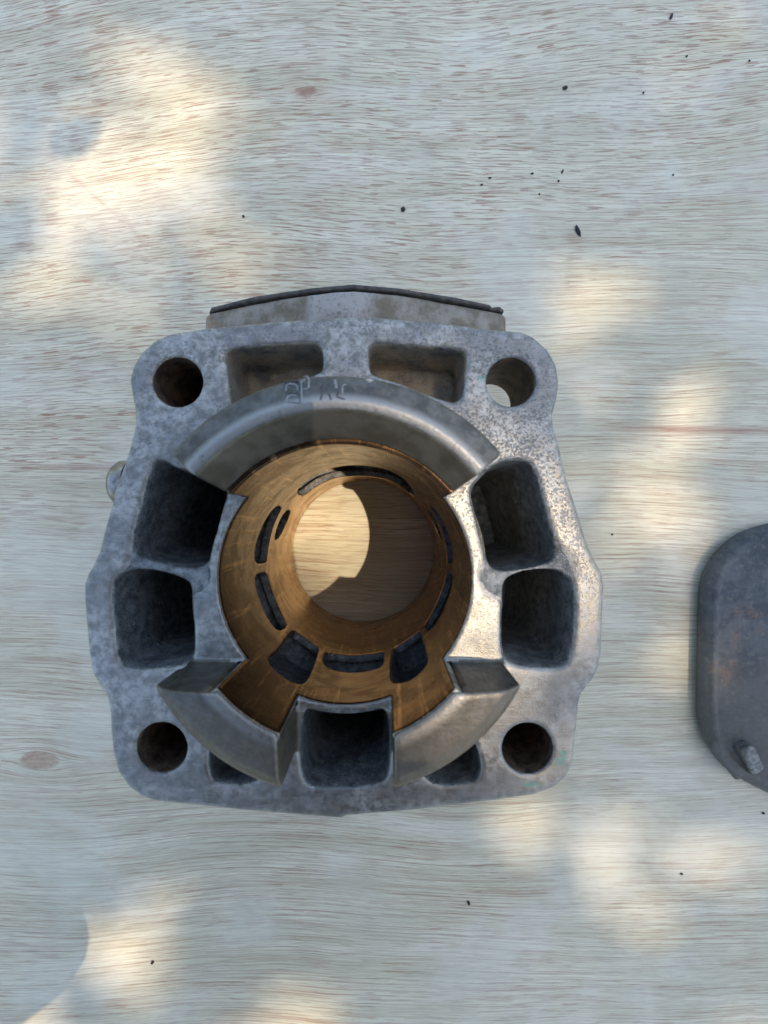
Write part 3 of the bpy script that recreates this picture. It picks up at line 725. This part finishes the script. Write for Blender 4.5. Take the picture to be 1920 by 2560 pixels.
# dapple: leaves up the sun's direction; gaps where the board is sunlit
leaf_m = NT('leaf'); lz = leaf_m.noise(None, .02, 3, .5)
M_leaf = leaf_m.done(leaf_m.mix(leaf_m.rng(lz, .4, .6), (.05, .10, .02), (.08, .14, .035)), .5, 0.0)
gaps = []      # (photo x, y, height of surface, radius mm)
for a, b, z, r in ((260, 300, 0, 38), (60, 420, 0, 46), (430, 400, 0, 46), (330, 480, 0, 40), (250, 600, 0, 38), (540, 580, 0, 28), (60, 700, 0, 24), (450, 720, 0, 22), (110, 640, 0, 24), (330, 700, 0, 24), (480, 640, 0, 18), (520, 350, 0, 20), 
                   (1500, 740, 0, 20), (1590, 830, 0, 12), (1420, 830, 0, 20), (1700, 740, 0, 14), (1370, 950, 0, 14), (1520, 1080, 0, 10), (1690, 1140, 0, 20), (1560, 1280, 0, 18), (1430, 1130, 0, 10),
                   (1730, 1540, 0, 14), (1720, 1680, 0, 12), (1500, 2110, 0, 24), (1620, 2060, 0, 18), (1820, 2090, 0, 26), (1150, 2090, 0, 20), (1280, 2120, 0, 14), (1480, 2280, 0, 12), (1700, 2300, 0, 8), (1240, 2320, 0, 8),
                   (330, 2470, 0, 36), (150, 2590, 0, 36), (520, 2500, 0, 22), (700, 2570, 0, 24), (230, 2440, 0, 28), (1650, 2450, 0, 9), (1420, 2400, 0, 9), (1820, 2550, 0, 10),
                   (1480, 1700, ZF, 26), (1400, 1980, ZF, 20), (1350, 1780, ZF, 24), (1200, 1880, ZF, 18), (1200, 1990, ZF, 9), (1500, 1500, ZF, 9), (1100, 1800, ZF, 14), (1300, 1050, ZF, 9), (1250, 1200, ZF, 12), (1000, 1060, ZF, 10), (815, 1350, 0, 30), (800, 1240, 0, 26), (690, 1200, 50, 24)):
    x, y = bw(a, b, z); gaps.append((x - SUN.x / SUN.z * z, y - SUN.y / SUN.z * z, r))
gaps = np.array(gaps)
def leaves():
    V = []; F = []
    lr = random.Random(11); n = 0; tries = 0
    prof = [(-.5, 0), (-.32, .26), (-.05, .36), (.22, .24), (.5, 0)]
    def leaf(cx, cy, z, L, rot, pitch, roll):
        b = len(V); M = Matrix.Rotation(rot, 3, 'Z') @ Matrix.Rotation(pitch, 3, 'Y') @ Matrix.Rotation(roll, 3, 'X')
        for t, wd in prof:
            for sgn in (-1, 0, 1):
                p = M @ Vector((t * L, sgn * wd * L * .9, (.10 * abs(sgn) * wd * L - .12 * t * t * L))); V.append((cx + p.x, cy + p.y, z + p.z))
        for j in range(4):
            for k in range(2): F.append((b + j * 3 + k, b + j * 3 + k + 1, b + j * 3 + 4 + k, b + j * 3 + 3 + k))
    while n < 3000 and tries < 60000:
        tries += 1
        bx, by = lr.uniform(-330, 330), lr.uniform(-330, 330); z = lr.uniform(2000, 3200); L = lr.uniform(36, 56)
        d = (np.hypot(gaps[:, 0] - bx, gaps[:, 1] - by) - gaps[:, 2]).min()
        keep = .02 if math.hypot(bx + 28, by + 4) < 42 else .22 if (by < -150 and bx < -70) else (.20 if bx < -40 else .48)
        if d < 5 and lr.random() > keep: continue
        if bx > 60 and lr.random() < .35: continue
        if d < 5: z = lr.uniform(2300, 3400); L *= .8
        leaf(bx + SUN.x / SUN.z * z, by + SUN.y / SUN.z * z, z, L, lr.uniform(0, 6.28), lr.gauss(0, .35), lr.gauss(0, .35)); n += 1
    for px, py, z, L, ro in ((195, 345, 620, 25, .62), (30, 600, 1700, 44, .9), (1290, 640, 1800, 34, 1.5), (1600, 1010, 1800, 40, 1.2), (1400, 2200, 1900, 44, 1.5)):
        bx, by = bw(px, py); leaf(bx + SUN.x / SUN.z * z, by + SUN.y / SUN.z * z, z, L, ro, 0, 0)
    for _ in range(2600):
        r = 500 + 2600 * lr.random() ** .8; a = lr.uniform(-2.6, .6)
        z = lr.uniform(2300, 4200); cx = .322 * z + r * math.cos(a); cy = -.08 * z + r * math.sin(a)
        leaf(cx, cy, z, lr.uniform(60, 110), lr.uniform(0, 6.28), lr.gauss(0, .5), lr.gauss(0, .5))
    return V, F
tree = empty('leafy_tree', (1.9, -1.2, -.72)); tag(tree, 'leafy tree standing beside the plywood whose branches reach over it', 'tree')
V, F = leaves(); o = mesh_np('crown', np.array(V) - np.array([1900, -1200, -720]), F, M_leaf, tree); o['kind'] = 'stuff'
skin_chain('trunk', [[(0, 0, 0, 130), (-20, 30, 1200, 105), (-120, 60, 2500, 85), (-500, 260, 3300, 50)], [(-120, 60, 2500, 85), (300, -300, 3600, 40)]], M_bark, tree)
